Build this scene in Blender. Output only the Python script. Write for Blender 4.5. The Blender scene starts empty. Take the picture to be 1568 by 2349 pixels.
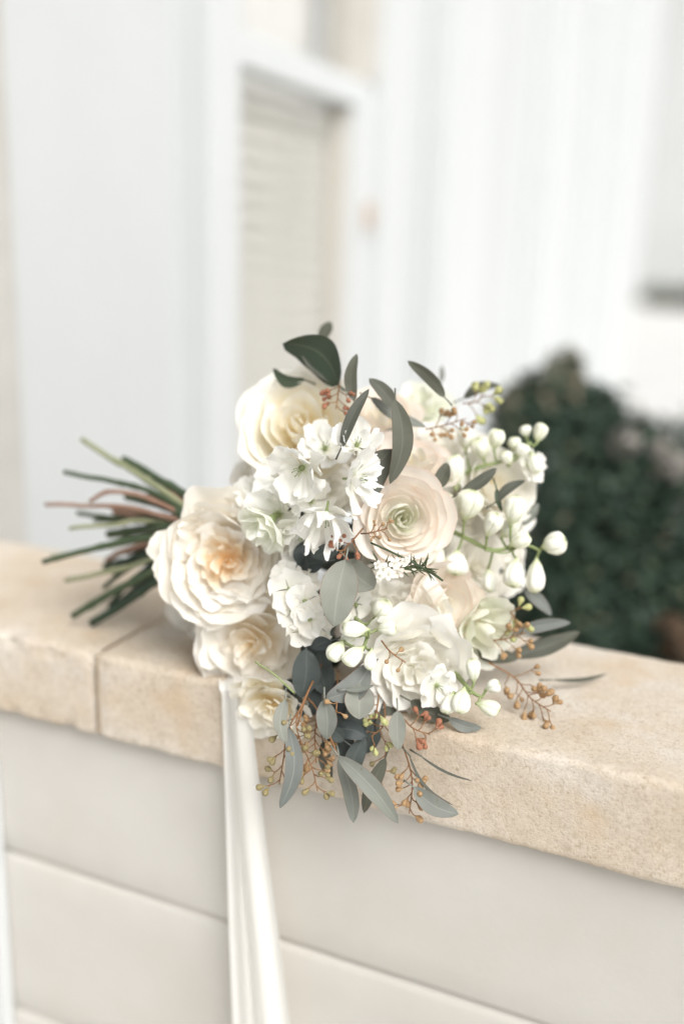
import bpy, bmesh, math, random
import numpy as np
from mathutils import Vector, Matrix, noise

random.seed(7)
S = bpy.context.scene
COL = S.collection
R = math.radians
PI = math.pi

# ------------------------------------------------------------------ camera
CAM = Vector((0.0, 0.0, 1.25))
PITCH, ROLL, YAW = R(14.83), R(2.03), R(-22.91)
FPX, CX, CY = 2283.0, 784.0, 1174.5           # measured on a 1568 x 2349 copy of the photograph
FW = Vector((math.sin(YAW) * math.cos(PITCH), math.cos(YAW) * math.cos(PITCH), -math.sin(PITCH)))
_r = Vector((math.cos(YAW), -math.sin(YAW), 0)); _u = _r.cross(FW)
RT = _r * math.cos(ROLL) + _u * math.sin(ROLL)
UP = -_r * math.sin(ROLL) + _u * math.cos(ROLL)
cd = bpy.data.cameras.new('camera'); cam = bpy.data.objects.new('camera', cd); COL.objects.link(cam)
m = Matrix((RT, UP, -FW)).transposed().to_4x4(); m.translation = CAM
cam.matrix_world = m
cd.sensor_fit = 'VERTICAL'; cd.sensor_height = 36.0; cd.sensor_width = 24.0
cd.lens = 36.0 * FPX / 2349.0
cd.clip_start = 0.02; cd.clip_end = 500
cd.dof.use_dof = True; cd.dof.focus_distance = 0.783; cd.dof.aperture_fstop = 1.25
S.camera = cam

# ------------------------------------------------------------------ sky, sun, exposure
SUN_EL, SUN_AZ = R(46), R(128)                # azimuth from +y clockwise: the light comes from the right
w = bpy.data.worlds.new('World'); S.world = w; w.use_nodes = True
nt = w.node_tree; nt.nodes.clear()
sky = nt.nodes.new('ShaderNodeTexSky'); sky.sky_type = 'NISHITA'; sky.sun_disc = False
sky.sun_elevation = SUN_EL; sky.sun_rotation = SUN_AZ
sky.air_density = 1.0; sky.dust_density = 6.0; sky.ozone_density = 0.6
hs = nt.nodes.new('ShaderNodeHueSaturation'); hs.inputs['Saturation'].default_value = 0.10   # white overcast
bg = nt.nodes.new('ShaderNodeBackground'); bg.inputs['Strength'].default_value = 0.08
wo = nt.nodes.new('ShaderNodeOutputWorld')
nt.links.new(sky.outputs[0], hs.inputs['Color']); nt.links.new(hs.outputs[0], bg.inputs['Color'])
nt.links.new(bg.outputs[0], wo.inputs['Surface'])
sl = bpy.data.lights.new('sun', 'SUN'); sl.energy = 1.5; sl.angle = R(36); sl.color = (1.0, 0.995, 0.985)
so = bpy.data.objects.new('sun', sl); COL.objects.link(so)
sd = Vector((math.sin(SUN_AZ) * math.cos(SUN_EL), math.cos(SUN_AZ) * math.cos(SUN_EL), math.sin(SUN_EL)))
so.rotation_euler = sd.to_track_quat('Z', 'Y').to_euler(); so.location = (3, -2, 5)
S.view_settings.view_transform = 'Standard'; S.view_settings.look = 'None'
S.view_settings.exposure = 0.60; S.view_settings.gamma = 1.0
S.view_settings.use_curve_mapping = False
S.render.engine = 'CYCLES'
S.cycles.max_bounces = 16; S.cycles.diffuse_bounces = 10; S.cycles.glossy_bounces = 4; S.cycles.transmission_bounces = 10; S.cycles.transparent_max_bounces = 12

# ------------------------------------------------------------------ pixel -> place
def ray(px, py): return RT * ((px - CX) / FPX) - UP * ((py - CY) / FPX) + FW
def P(px, py, d): return CAM + ray(px, py) * d
Y0 = 0.7036                                    # front face of the coping
Z0 = CAM.z - 0.3724                            # top of the coping
TH, DP = 0.086, 0.246                          # coping thickness and depth
def d_top(px, py, h=0.0):
    r = ray(px, py); return (Z0 + h - CAM.z) / r.z
def d_front(px, py, off=0.0):
    r = ray(px, py); return (Y0 - off) / r.y
def vdir(a, b, c): return (RT * a + UP * b - FW * c).normalized()   # right, up, towards the camera

# ------------------------------------------------------------------ materials
def mat(name):
    M = bpy.data.materials.new(name); M.use_nodes = True
    n = M.node_tree.nodes; b = n['Principled BSDF']
    return M, n, M.node_tree.links, b
def ramp(n, stops, interp='LINEAR'):
    r = n.new('ShaderNodeValToRGB'); e = r.color_ramp.elements
    r.color_ramp.interpolation = interp
    while len(e) < len(stops): e.new(0.5)
    for k, (p, c) in enumerate(stops): e[k].position = p; e[k].color = (*c, 1)
    return r
def noise_node(n, l, scale, detail=4, coord=None, rough=0.5):
    t = n.new('ShaderNodeTexNoise'); t.inputs['Scale'].default_value = scale
    t.inputs['Detail'].default_value = detail; t.inputs['Roughness'].default_value = rough
    if coord is not None: l.new(coord, t.inputs['Vector'])
    return t
def mixc(n, l, fac, a, b, mode='MIX'):
    x = n.new('ShaderNodeMix'); x.data_type = 'RGBA'; x.blend_type = mode
    for s, v in ((0, fac), (6, a), (7, b)):
        if isinstance(v, (int, float)): x.inputs[s].default_value = v
        elif isinstance(v, tuple): x.inputs[s].default_value = (*v, 1)
        else: l.new(v, x.inputs[s])
    return x.outputs[2]
def bump(n, l, b, h, strength, dist):
    bp = n.new('ShaderNodeBump'); bp.inputs['Strength'].default_value = strength
    bp.inputs['Distance'].default_value = dist
    l.new(h, bp.inputs['Height']); l.new(bp.outputs[0], b.inputs['Normal']); return bp

def petal_mat(name, stops, trans=0.28, rough=0.62, veins=0.25):
    M, n, l, b = mat(name)
    uv = n.new('ShaderNodeUVMap'); sep = n.new('ShaderNodeSeparateXYZ'); l.new(uv.outputs[0], sep.inputs[0])
    rp = ramp(n, stops); l.new(sep.outputs[1], rp.inputs[0])
    oi = n.new('ShaderNodeObjectInfo')
    mp = n.new('ShaderNodeMapping'); mp.inputs['Scale'].default_value = (16, 1.2, 1); l.new(uv.outputs[0], mp.inputs[0])
    vn = noise_node(n, l, 2.2, 3, mp.outputs[0])
    tc = n.new('ShaderNodeTexCoord')
    sp = noise_node(n, l, 90, 3, tc.outputs['Object'])
    c1 = mixc(n, l, 0.03, rp.outputs[0], vn.outputs['Fac'], 'MULTIPLY')
    spr = ramp(n, [(0.35, (1, 1, 1)), (0.8, (0.97, 0.955, 0.92))]); l.new(sp.outputs['Fac'], spr.inputs[0])
    c2 = mixc(n, l, 0.6, c1, spr.outputs[0], 'MULTIPLY')
    pt = ramp(n, [(0, (1, 1, 1)), (1, (.975, .955, .915))]); l.new(oi.outputs['Random'], pt.inputs[0])
    c2 = mixc(n, l, 1.0, c2, pt.outputs[0], 'MULTIPLY')
    l.new(c2, b.inputs['Base Color'])
    b.inputs['Roughness'].default_value = rough
    b.inputs['Specular IOR Level'].default_value = 0.25
    b.inputs['Sheen Weight'].default_value = 0.15
    bump(n, l, b, vn.outputs['Fac'], veins, 0.0008)
    tr = n.new('ShaderNodeBsdfTranslucent'); l.new(c2, tr.inputs[0])
    mx = n.new('ShaderNodeMixShader'); mx.inputs[0].default_value = trans
    l.new(b.outputs[0], mx.inputs[1]); l.new(tr.outputs[0], mx.inputs[2])
    l.new(mx.outputs[0], n['Material Output'].inputs['Surface'])
    return M
M_WHITE = petal_mat('petal_white', [(0.0, (.86, .86, .74)), (.22, (.91, .90, .84)), (1, (.93, .925, .895))])
M_CREAM = petal_mat('petal_cream', [(0.0, (.88, .68, .40)), (.3, (.92, .84, .68)), (.7, (.935, .905, .84)), (1, (.935, .915, .87))])
M_HEART = petal_mat('petal_peach_heart', [(0.0, (.85, .52, .22)), (.4, (.90, .70, .44)), (.8, (.93, .85, .71)), (1, (.935, .89, .81))])
M_YELL = petal_mat('petal_soft_yellow', [(0.0, (.89, .74, .42)), (.4, (.92, .85, .64)), (.75, (.935, .915, .83)), (1, (.935, .925, .88))])
M_BLUSH = petal_mat('petal_blush', [(0.0, (.90, .89, .81)), (.5, (.925, .90, .85)), (.9, (.93, .885, .835)), (1, (.925, .81, .73))])
M_GREENH = petal_mat('petal_green_heart', [(0.0, (.62, .68, .46)), (.5, (.88, .89, .78)), (1, (.925, .92, .87))])
M_GREEN = petal_mat('petal_pale_green', [(0.0, (.74, .79, .60)), (.5, (.88, .905, .81)), (1, (.915, .925, .86))])
M_DELPH = petal_mat('petal_delphinium', [(0.0, (.58, .63, .36)), (.2, (.89, .895, .84)), (1, (.935, .935, .92))], .26, .6, .5)

def leaf_mat(name, base, dark, rib, edge, rough=0.55, trans=0.12):
    M, n, l, b = mat(name)
    uv = n.new('ShaderNodeUVMap'); sep = n.new('ShaderNodeSeparateXYZ'); l.new(uv.outputs[0], sep.inputs[0])
    tc = n.new('ShaderNodeTexCoord'); oi = n.new('ShaderNodeObjectInfo')
    nz = noise_node(n, l, 60, 5, tc.outputs['Object'], .6)
    bl = noise_node(n, l, 14, 3, tc.outputs['Object'], .5); br = ramp(n, [(.35, (.80, .82, .80)), (.65, (1.12, 1.10, 1.08))]); l.new(bl.outputs['Fac'], br.inputs[0])
    c = mixc(n, l, nz.outputs['Fac'], base, dark)
    c = mixc(n, l, 1.0, c, br.outputs[0], 'MULTIPLY')
    rnd = ramp(n, [(0, (.72, .74, .78)), (1, (1.08, 1.06, 1.0))]); l.new(oi.outputs['Random'], rnd.inputs[0])
    c = mixc(n, l, 1.0, c, rnd.outputs[0], 'MULTIPLY')
    av = n.new('ShaderNodeMath'); av.operation = 'SUBTRACT'; av.inputs[1].default_value = .5; l.new(sep.outputs[0], av.inputs[0])
    aw = n.new('ShaderNodeMath'); aw.operation = 'ABSOLUTE'; l.new(av.outputs[0], aw.inputs[0])
    vm = n.new('ShaderNodeMath'); vm.operation = 'MULTIPLY'; vm.inputs[1].default_value = -55; l.new(aw.outputs[0], vm.inputs[0])
    va = n.new('ShaderNodeMath'); va.operation = 'MULTIPLY_ADD'; va.inputs[1].default_value = 75; l.new(sep.outputs[1], va.inputs[0]); l.new(vm.outputs[0], va.inputs[2])
    vs = n.new('ShaderNodeMath'); vs.operation = 'SINE'; l.new(va.outputs[0], vs.inputs[0])
    vr = ramp(n, [(.82, (0, 0, 0)), (1, (.16, .16, .16))]); l.new(vs.outputs[0], vr.inputs[0])
    c = mixc(n, l, vr.outputs[0], c, rib)
    sp = noise_node(n, l, 170, 2, tc.outputs['Object'], .5); sr = ramp(n, [(.68, (0, 0, 0)), (.74, (.5, .5, .5))]); l.new(sp.outputs['Fac'], sr.inputs[0])
    c = mixc(n, l, sr.outputs[0], c, (.16, .11, .07))
    # midrib and red rim follow the leaf's own width
    ab = n.new('ShaderNodeMath'); ab.operation = 'ABSOLUTE'
    sb = n.new('ShaderNodeMath'); sb.operation = 'SUBTRACT'; sb.inputs[1].default_value = .5
    l.new(sep.outputs[0], sb.inputs[0]); l.new(sb.outputs[0], ab.inputs[0])
    rr = ramp(n, [(0.012, (1, 1, 1)), (0.04, (0, 0, 0))]); l.new(ab.outputs[0], rr.inputs[0])
    re = ramp(n, [(0.478, (0, 0, 0)), (0.495, (1, 1, 1))]); l.new(ab.outputs[0], re.inputs[0])
    k1 = n.new('ShaderNodeMath'); k1.operation = 'MULTIPLY'; k1.inputs[1].default_value = .38
    l.new(rr.outputs[0], k1.inputs[0])
    c = mixc(n, l, k1.outputs[0], c, rib)
    k2 = n.new('ShaderNodeMath'); k2.operation = 'MULTIPLY'; k2.inputs[1].default_value = .7
    l.new(re.outputs[0], k2.inputs[0])
    c = mixc(n, l, k2.outputs[0], c, edge)
    l.new(c, b.inputs['Base Color']); b.inputs['Roughness'].default_value = rough
    b.inputs['Specular IOR Level'].default_value = 0.3
    fn = noise_node(n, l, 700, 3, tc.outputs['Object'], .6)
    bump(n, l, b, fn.outputs['Fac'], .25, .0004)
    tr = n.new('ShaderNodeBsdfTranslucent'); l.new(c, tr.inputs[0])
    mx = n.new('ShaderNodeMixShader'); mx.inputs[0].default_value = trans
    l.new(b.outputs[0], mx.inputs[1]); l.new(tr.outputs[0], mx.inputs[2])
    l.new(mx.outputs[0], n['Material Output'].inputs['Surface'])
    return M
L_GREY = leaf_mat('leaf_glaucous', (.25, .262, .235), (.185, .198, .178), (.36, .37, .32), (.25, .10, .06))
L_OLIVE = leaf_mat('leaf_olive', (.125, .128, .10), (.085, .09, .07), (.19, .19, .15), (.16, .07, .04))
L_GREEN = leaf_mat('leaf_green', (.058, .082, .05), (.042, .058, .04), (.12, .15, .10), (.08, .06, .04), .4)
L_DARK = leaf_mat('leaf_dark', (.085, .10, .095), (.055, .07, .07), (.14, .155, .14), (.06, .05, .04), .5)

def flat_mat(name, c1, c2, scale=40, rough=.6, b_str=.15, b_dist=.001, b_scale=200):
    M, n, l, b = mat(name)
    tc = n.new('ShaderNodeTexCoord')
    nz = noise_node(n, l, scale, 5, tc.outputs['Object'], .6)
    rp = ramp(n, [(.3, c1), (.7, c2)]); l.new(nz.outputs['Fac'], rp.inputs[0])
    l.new(rp.outputs[0], b.inputs['Base Color']); b.inputs['Roughness'].default_value = rough
    b.inputs['Specular IOR Level'].default_value = .3
    fn = noise_node(n, l, b_scale, 4, tc.outputs['Object'], .6)
    bump(n, l, b, fn.outputs['Fac'], b_str, b_dist)
    return M
M_STEM = flat_mat('stem_green', (.035, .06, .03), (.065, .09, .045), 60, .5)
M_STEMP = flat_mat('stem_pale', (.22, .25, .14), (.30, .30, .18), 60, .5)
M_STEMR = flat_mat('stem_russet', (.22, .12, .08), (.34, .22, .16), 60, .5)
M_STEMD = flat_mat('stem_dark', (.02, .04, .025), (.04, .065, .04), 60, .5)
M_TWIG = flat_mat('twig_orange', (.22, .105, .045), (.30, .16, .075), 80, .55)
M_POD = flat_mat('pod_orange', (.31, .18, .085), (.45, .30, .155), 120, .5)
M_PODR = flat_mat('pod_red', (.27, .10, .055), (.38, .175, .10), 120, .45)
M_PODG = flat_mat('pod_olive', (.20, .165, .075), (.33, .27, .135), 120, .5)
M_PODY = flat_mat('pod_yellow_green', (.38, .40, .16), (.52, .50, .24), 120, .5)
M_NEEDLE = flat_mat('needle_green', (.05, .07, .035), (.09, .11, .05), 80, .5)
M_PED = flat_mat('pedicel_green', (.20, .26, .10), (.30, .34, .16), 80, .5)

def bud_mat():
    M, n, l, b = mat('bud_white')
    uv = n.new('ShaderNodeUVMap'); sep = n.new('ShaderNodeSeparateXYZ'); l.new(uv.outputs[0], sep.inputs[0])
    rp = ramp(n, [(0, (.40, .46, .22)), (.16, (.66, .70, .48)), (.4, (.80, .80, .72)), (.88, (.835, .83, .77)), (.965, (.74, .76, .58)), (1, (.28, .31, .15))])
    l.new(sep.outputs[1], rp.inputs[0])
    ml = n.new('ShaderNodeMath'); ml.operation = 'MULTIPLY'; ml.inputs[1].default_value = 10 * PI; l.new(sep.outputs[0], ml.inputs[0])
    cs = n.new('ShaderNodeMath'); cs.operation = 'COSINE'; l.new(ml.outputs[0], cs.inputs[0])
    st = ramp(n, [(.0, (0, 0, 0)), (.90, (0, 0, 0)), (1, (.55, .55, .55))]); l.new(cs.outputs[0], st.inputs[0])
    c = mixc(n, l, st.outputs[0], rp.outputs[0], (.46, .49, .32))
    oi = n.new('ShaderNodeObjectInfo'); pt = ramp(n, [(0, (1.03, 1.03, 1.02)), (1, (.93, .94, .84))]); l.new(oi.outputs['Random'], pt.inputs[0])
    c = mixc(n, l, 1.0, c, pt.outputs[0], 'MULTIPLY')
    l.new(c, b.inputs['Base Color']); b.inputs['Roughness'].default_value = .8
    b.inputs['Subsurface Weight'].default_value = .0; b.inputs['Subsurface Radius'].default_value = (.004, .003, .002)
    b.inputs['Specular IOR Level'].default_value = .3
    return M
M_BUD = bud_mat()

def stone_mat():
    M, n, l, b = mat('sandstone')
    g = n.new('ShaderNodeNewGeometry'); pos = g.outputs['Position']; oi = n.new('ShaderNodeObjectInfo')
    big = noise_node(n, l, 9, 5, pos, .6)
    fine = noise_node(n, l, 210, 6, pos, .7)
    grit = noise_node(n, l, 520, 3, pos, .6)
    r1 = ramp(n, [(.30, (.545, .45, .345)), (.5, (.605, .53, .435)), (.68, (.66, .605, .535))]); l.new(big.outputs['Fac'], r1.inputs[0])
    r2 = ramp(n, [(.30, (.76, .71, .65)), (.46, (.97, .96, .95)), (.72, (1.07, 1.08, 1.09))]); l.new(fine.outputs['Fac'], r2.inputs[0])
    c = mixc(n, l, 1.0, r1.outputs[0], r2.outputs[0], 'MULTIPLY')
    r3 = ramp(n, [(.34, (.72, .64, .56)), (.46, (1, 1, 1))]); l.new(grit.outputs['Fac'], r3.inputs[0])
    c = mixc(n, l, .55, c, r3.outputs[0], 'MULTIPLY')
    # warm water stains of a size of their own
    stn = noise_node(n, l, 17, 3, pos, .5)
    r4 = ramp(n, [(.56, (0, 0, 0)), (.72, (.55, .55, .55))]); l.new(stn.outputs['Fac'], r4.inputs[0])
    c = mixc(n, l, r4.outputs[0], c, (.55, .41, .27))
    l.new(c, b.inputs['Base Color']); b.inputs['Roughness'].default_value = .9
    b.inputs['Specular IOR Level'].default_value = .15
    ad = n.new('ShaderNodeMath'); ad.operation = 'ADD'; l.new(fine.outputs['Fac'], ad.inputs[0]); l.new(grit.outputs['Fac'], ad.inputs[1])
    bump(n, l, b, ad.outputs[0], .55, .0016)
    return M
M_STONE = stone_mat()
M_MORTAR = flat_mat('mortar', (.46, .37, .27), (.54, .45, .34), 200, .95, .4, .002, 400)
M_BOARD = flat_mat('board_paint', (.50, .472, .425), (.57, .546, .505), 4.5, .8, .2, .0012, 160)
M_HOUSE = flat_mat('house_paint', (.598, .612, .608), (.618, .632, .628), 5, .6, .1, .001, 90)
M_TRIM = flat_mat('trim_paint', (.645, .66, .658), (.665, .68, .678), 8, .45, .06, .001, 90)
M_QUOIN = flat_mat('jamb_stone', (.50, .485, .45), (.56, .545, .51), 12, .9, .3, .002, 150)
M_JAMB = flat_mat('jamb_bare_wood', (.58, .55, .50), (.62, .59, .54), 20, .7)
M_BLIND = flat_mat('reflection_blind_linen', (.66, .64, .59), (.71, .69, .645), 10, .8)
M_CURT = flat_mat('curtain_linen', (.72, .71, .69), (.77, .765, .745), 10, .85)
M_BRASS = flat_mat('latch_brass', (.52, .41, .33), (.58, .48, .40), 60, .4)
M_BARK = flat_mat('shrub_bark', (.06, .045, .03), (.10, .075, .05), 60, .9)
M_FHEAD = flat_mat('dry_flower_head', (.20, .185, .165), (.28, .26, .235), 60, .9)
M_DRY = flat_mat('dry_brown_leaf', (.05, .033, .02), (.085, .055, .033), 60, .9)
M_FARW = flat_mat('far_render', (.60, .61, .60), (.66, .67, .66), .4, .9, .1, .01, 8)
M_GRAVEL = flat_mat('pale_gravel', (.66, .65, .62), (.80, .79, .77), 2.5, .95, .5, .02, 35)

def ribbon_mat():
    M, n, l, b = mat('ribbon_satin')
    uv = n.new('ShaderNodeUVMap'); mp = n.new('ShaderNodeMapping'); mp.inputs['Scale'].default_value = (60, 3, 1); l.new(uv.outputs[0], mp.inputs[0])
    nz = noise_node(n, l, 3, 4, mp.outputs[0])
    b.inputs['Base Color'].default_value = (.92, .91, .87, 1); b.inputs['Roughness'].default_value = .55
    b.inputs['Sheen Weight'].default_value = .4; b.inputs['Specular IOR Level'].default_value = .35
    bump(n, l, b, nz.outputs['Fac'], .15, .0004)
    tr = n.new('ShaderNodeBsdfTranslucent'); tr.inputs[0].default_value = (.8, .78, .72, 1)
    mx = n.new('ShaderNodeMixShader'); mx.inputs[0].default_value = .35
    l.new(b.outputs[0], mx.inputs[1]); l.new(tr.outputs[0], mx.inputs[2])
    l.new(mx.outputs[0], n['Material Output'].inputs['Surface'])
    return M
M_RIB = ribbon_mat()
def glass_mat():
    M, n, l, b = mat('window_glass')
    n.remove(b)
    t = n.new('ShaderNodeBsdfTransparent'); t.inputs[0].default_value = (.98, .98, .975, 1)
    g = n.new('ShaderNodeBsdfGlossy'); g.inputs['Roughness'].default_value = .02
    f = n.new('ShaderNodeLayerWeight'); pw = n.new('ShaderNodeMath'); pw.operation = 'POWER'; pw.inputs[1].default_value = 4
    l.new(f.outputs['Facing'], pw.inputs[0]); ml = n.new('ShaderNodeMath'); ml.operation = 'MULTIPLY_ADD'; ml.inputs[1].default_value = .6; ml.inputs[2].default_value = .03
    l.new(pw.outputs[0], ml.inputs[0])
    mx = n.new('ShaderNodeMixShader'); l.new(ml.outputs[0], mx.inputs[0]); l.new(t.outputs[0], mx.inputs[1]); l.new(g.outputs[0], mx.inputs[2])
    l.new(mx.outputs[0], n['Material Output'].inputs['Surface'])
    return M
M_GLASS = glass_mat()
def hedge_mat():
    M, n, l, b = mat('shrub_leaf')
    uv = n.new('ShaderNodeUVMap'); sep = n.new('ShaderNodeSeparateXYZ'); l.new(uv.outputs[0], sep.inputs[0])
    rp = ramp(n, [(0, (.019, .038, .027)), (.55, (.038, .066, .042)), (.8, (.068, .10, .058)), (.9, (.17, .15, .10)), (1, (.26, .22, .16))])
    l.new(sep.outputs[0], rp.inputs[0]); l.new(rp.outputs[0], b.inputs['Base Color'])
    b.inputs['Roughness'].default_value = .5; b.inputs['Specular IOR Level'].default_value = .3
    return M
M_HEDGE = hedge_mat()

# ------------------------------------------------------------------ mesh helpers
def mk(name, verts, faces, material, parent=None, uvs=None, smooth=True, loc=None, kind=None):
    me = bpy.data.meshes.new(name)
    me.from_pydata([tuple(v) for v in verts], [], faces)
    if uvs is not None:
        ul = me.uv_layers.new(name='UVMap')
        li = np.empty(len(me.loops), dtype=np.int32); me.loops.foreach_get('vertex_index', li)
        ul.data.foreach_set('uv', np.asarray(uvs, dtype=np.float32)[li].ravel())
    if smooth: me.polygons.foreach_set('use_smooth', [True] * len(me.polygons))
    me.materials.append(material); me.update()
    o = bpy.data.objects.new(name, me); COL.objects.link(o)
    if parent: o.parent = parent
    if loc is not None: o.location = loc
    if kind: o['kind'] = kind
    return o
def grid_faces(nu, nv, off=0, closed=False):
    f = []
    for j in range(nv - 1):
        for i in range(nu if closed else nu - 1):
            a = off + j * nu + i; b = off + j * nu + (i + 1) % nu
            f.append((a, b, b + nu, a + nu))
    return f
class MB:
    def __init__(s): s.v, s.f, s.uv = [], [], []
    def add(s, v, f, uv=None):
        o = len(s.v); s.v += v; s.f += [tuple(i + o for i in q) for q in f]
        s.uv += uv if uv else [(0.5, 0.5)] * len(v)
    def build(s, name, material, parent=None, loc=None, smooth=True, kind=None):
        return mk(name, s.v, s.f, material, parent, s.uv, smooth, loc, kind)
def tube(pts, radii, n=7, cap=True):
    pts = [Vector(p) for p in pts]; v = []; uv = []
    t0 = (pts[1] - pts[0]).normalized()
    ref = Vector((0, 0, 1)) if abs(t0.z) < .9 else Vector((1, 0, 0))
    a = t0.cross(ref).normalized()
    for k, p in enumerate(pts):
        t = (pts[min(k + 1, len(pts) - 1)] - pts[max(k - 1, 0)]).normalized()
        a = (a - t * a.dot(t)).normalized(); b = t.cross(a)
        r = radii[k] if isinstance(radii, (list, tuple)) else radii
        for i in range(n):
            q = 2 * PI * i / n; v.append(p + a * (r * math.cos(q)) + b * (r * math.sin(q))); uv.append((i / n, k / (len(pts) - 1)))
    f = grid_faces(n, len(pts), 0, True)
    if cap: f.append(tuple(range(n - 1, -1, -1))); f.append(tuple(range(len(v) - n, len(v))))
    return v, f, uv
def smooth_path(pts, n):
    """Catmull-Rom through the points"""
    pts = [Vector(p) for p in pts]; q = [pts[0] * 2 - pts[1]] + pts + [pts[-1] * 2 - pts[-2]]
    out = []; segs = len(pts) - 1
    for k in range(n + 1):
        t = k / n * segs; i = min(int(t), segs - 1); t -= i
        a, b, c, d = q[i:i + 4]
        out.append(.5 * ((2 * b) + (c - a) * t + (2 * a - 5 * b + 4 * c - d) * t * t + (3 * b - a - 3 * c + d) * t ** 3))
    return out
def box(name, x0, x1, y0, y1, z0, z1, material, parent=None, bev=.004):
    bm = bmesh.new(); bmesh.ops.create_cube(bm, size=1)
    c = Vector(((x0 + x1) / 2, (y0 + y1) / 2, (z0 + z1) / 2))
    for v in bm.verts: v.co = Vector((v.co.x * (x1 - x0), v.co.y * (y1 - y0), v.co.z * (z1 - z0)))
    if bev: bmesh.ops.bevel(bm, geom=bm.edges[:], offset=bev, segments=2, affect='EDGES', profile=.5)
    me = bpy.data.meshes.new(name); bm.to_mesh(me); bm.free(); me.materials.append(material)
    o = bpy.data.objects.new(name, me); COL.objects.link(o)
    o.location = c - (parent.location if parent else Vector()); o.parent = parent
    return o
def empty(name, loc, label, cat, group=None):
    o = bpy.data.objects.new(name, None); COL.objects.link(o); o.location = loc; o.empty_display_size = .05
    o['label'] = label; o['category'] = cat
    if group: o['group'] = group
    return o
def fbm(p, s): return noise.fractal(Vector(p) * s, 1.0, 2.0, 4)

# ------------------------------------------------------------------ the setting
g = mk('ground', [(-60, -20, 0), (90, -20, 0), (90, 120, 0), (-60, 120, 0)], [(0, 1, 2, 3)], M_GRAVEL, smooth=False)
g['kind'] = 'structure'; g['label'] = 'pale gravel ground beyond the shrub'

# ------------------------------------------------------------------ parapet wall with stone coping
wall = empty('parapet_wall', (-.2, Y0 + .12, 0), 'low cream boarded wall capped with tan sandstone coping under the bouquet', 'wall')
def coping_stone(x0, x1):
    """rounded, slightly worn slab: a closed profile swept along x with worn arrises"""
    r = .007; prof = []
    def seg(a, b, n, last=False):
        for k in range(n + (1 if last else 0)): prof.append((a[0] + (b[0] - a[0]) * k / n, a[1] + (b[1] - a[1]) * k / n))
    def arc(c, a0, a1, n):
        for k in range(n): q = a0 + (a1 - a0) * k / n; prof.append((c[0] + r * math.cos(q), c[1] + r * math.sin(q)))
    # y, z relative to the front-top corner
    seg((r, -TH), (0 + r, -TH), 1)
    prof.clear()
    arc((r, -TH + r), -PI / 2, -PI, 5); seg((0, -TH + r), (0, -r), 16)
    arc((r, -r), PI, PI / 2, 6); seg((r, 0), (DP - r, 0), 26)
    arc((DP - r, -r), PI / 2, 0, 5); seg((DP, -r), (DP, -TH + r), 5)
    arc((DP - r, -TH + r), 0, -PI / 2, 4); seg((DP - r, -TH), (r, -TH), 6)
    npf = len(prof); L = x1 - x0; nx = max(20, int(L / .004)); v = []; uv = []
    for k in range(nx + 1):
        x = x0 + L * k / nx
        e = min(x - x0, x1 - x); er = max(0, 1 - e / .006) ** 2 * .0018
        for (y, z) in prof:
            dn = Vector((0, y - DP / 2, (z + TH / 2) * 2.2))
            p = Vector((x, Y0 + y, Z0 + z))
            low = fbm(p, 14) * .0012 + fbm(p, 70) * .0006
            edge = 1 if (y < .012 and (z > -.012 or z < -TH + .012)) else 0
            chip = 0
            if edge:
                c = noise.noise(Vector((x * 32, z * 25, 3.1))); chip = max(0, c - .18) * .007
                c2 = noise.noise(Vector((x * 95, z * 60, 9.1))); chip += max(0, c2 - .15) * .0035
            nrm = Vector((0, -1 if y < DP * .02 else (1 if y > DP * .98 else 0), 1 if z > -.004 else (-1 if z < -TH + .004 else 0)))
            if nrm.length: nrm.normalize()
            p = p + nrm * (low - chip - er)
            v.append(p - wall.location); uv.append((x, y))
    f = grid_faces(npf, nx + 1, 0, True)
    f.append(tuple(range(npf))); f.append(tuple(range(len(v) - 1, len(v) - npf - 1, -1)))
    return mk('coping_stone', v, f, M_STONE, wall, uv)
JX = -.540
for a, b in ((-1.0, JX - .0025), (JX + .0025, .34), (.345, 1.3)): coping_stone(a, b)
for jx in (JX, .3425): box('mortar_joint', jx - .0035, jx + .0035, Y0 + .0035, Y0 + DP - .0035, Z0 - TH + .004, Z0 - .003, M_MORTAR, wall, 0)
# boards below, each with eased edges and a shadow gap
zt = Z0 - TH
edges = [zt - .0005, Z0 - .2605, Z0 - .46, Z0 - .66, .001]
for k in range(len(edges) - 1):
    top, bot = edges[k], edges[k + 1]
    v = []; uv = []; nx = 120; r = .006
    prof = [(.0062, bot + .001), (r, bot + .001), (.002, bot + .004), (0, bot + .009)] + [(0, bot + .009 + (top - .02 - bot) * q / 6) for q in range(1, 6)] + [(0, top - .009), (.002, top - .004), (r, top - .001), (.0062, top - .001)]
    for i in range(nx + 1):
        x = -1.0 + 2.3 * i / nx
        for (y, z) in prof:
            wv = fbm((x, 0, z + k), 5) * .0009
            v.append(Vector((x, Y0 + .018 + y + wv, z)) - wall.location); uv.append((x, z))
    mk('board', v, [tuple(reversed(q)) for q in grid_faces(len(prof), nx + 1)], M_BOARD, wall, uv)
box('wall_core', -1.0, 1.3, Y0 + .0238, Y0 + DP - .03, .0, zt - .001, M_BOARD, wall, 0)
box('corner_board', -.735, -.678, Y0 + .002, Y0 + .0165, .0, Z0 - .150, M_HOUSE, wall, .002)

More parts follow.
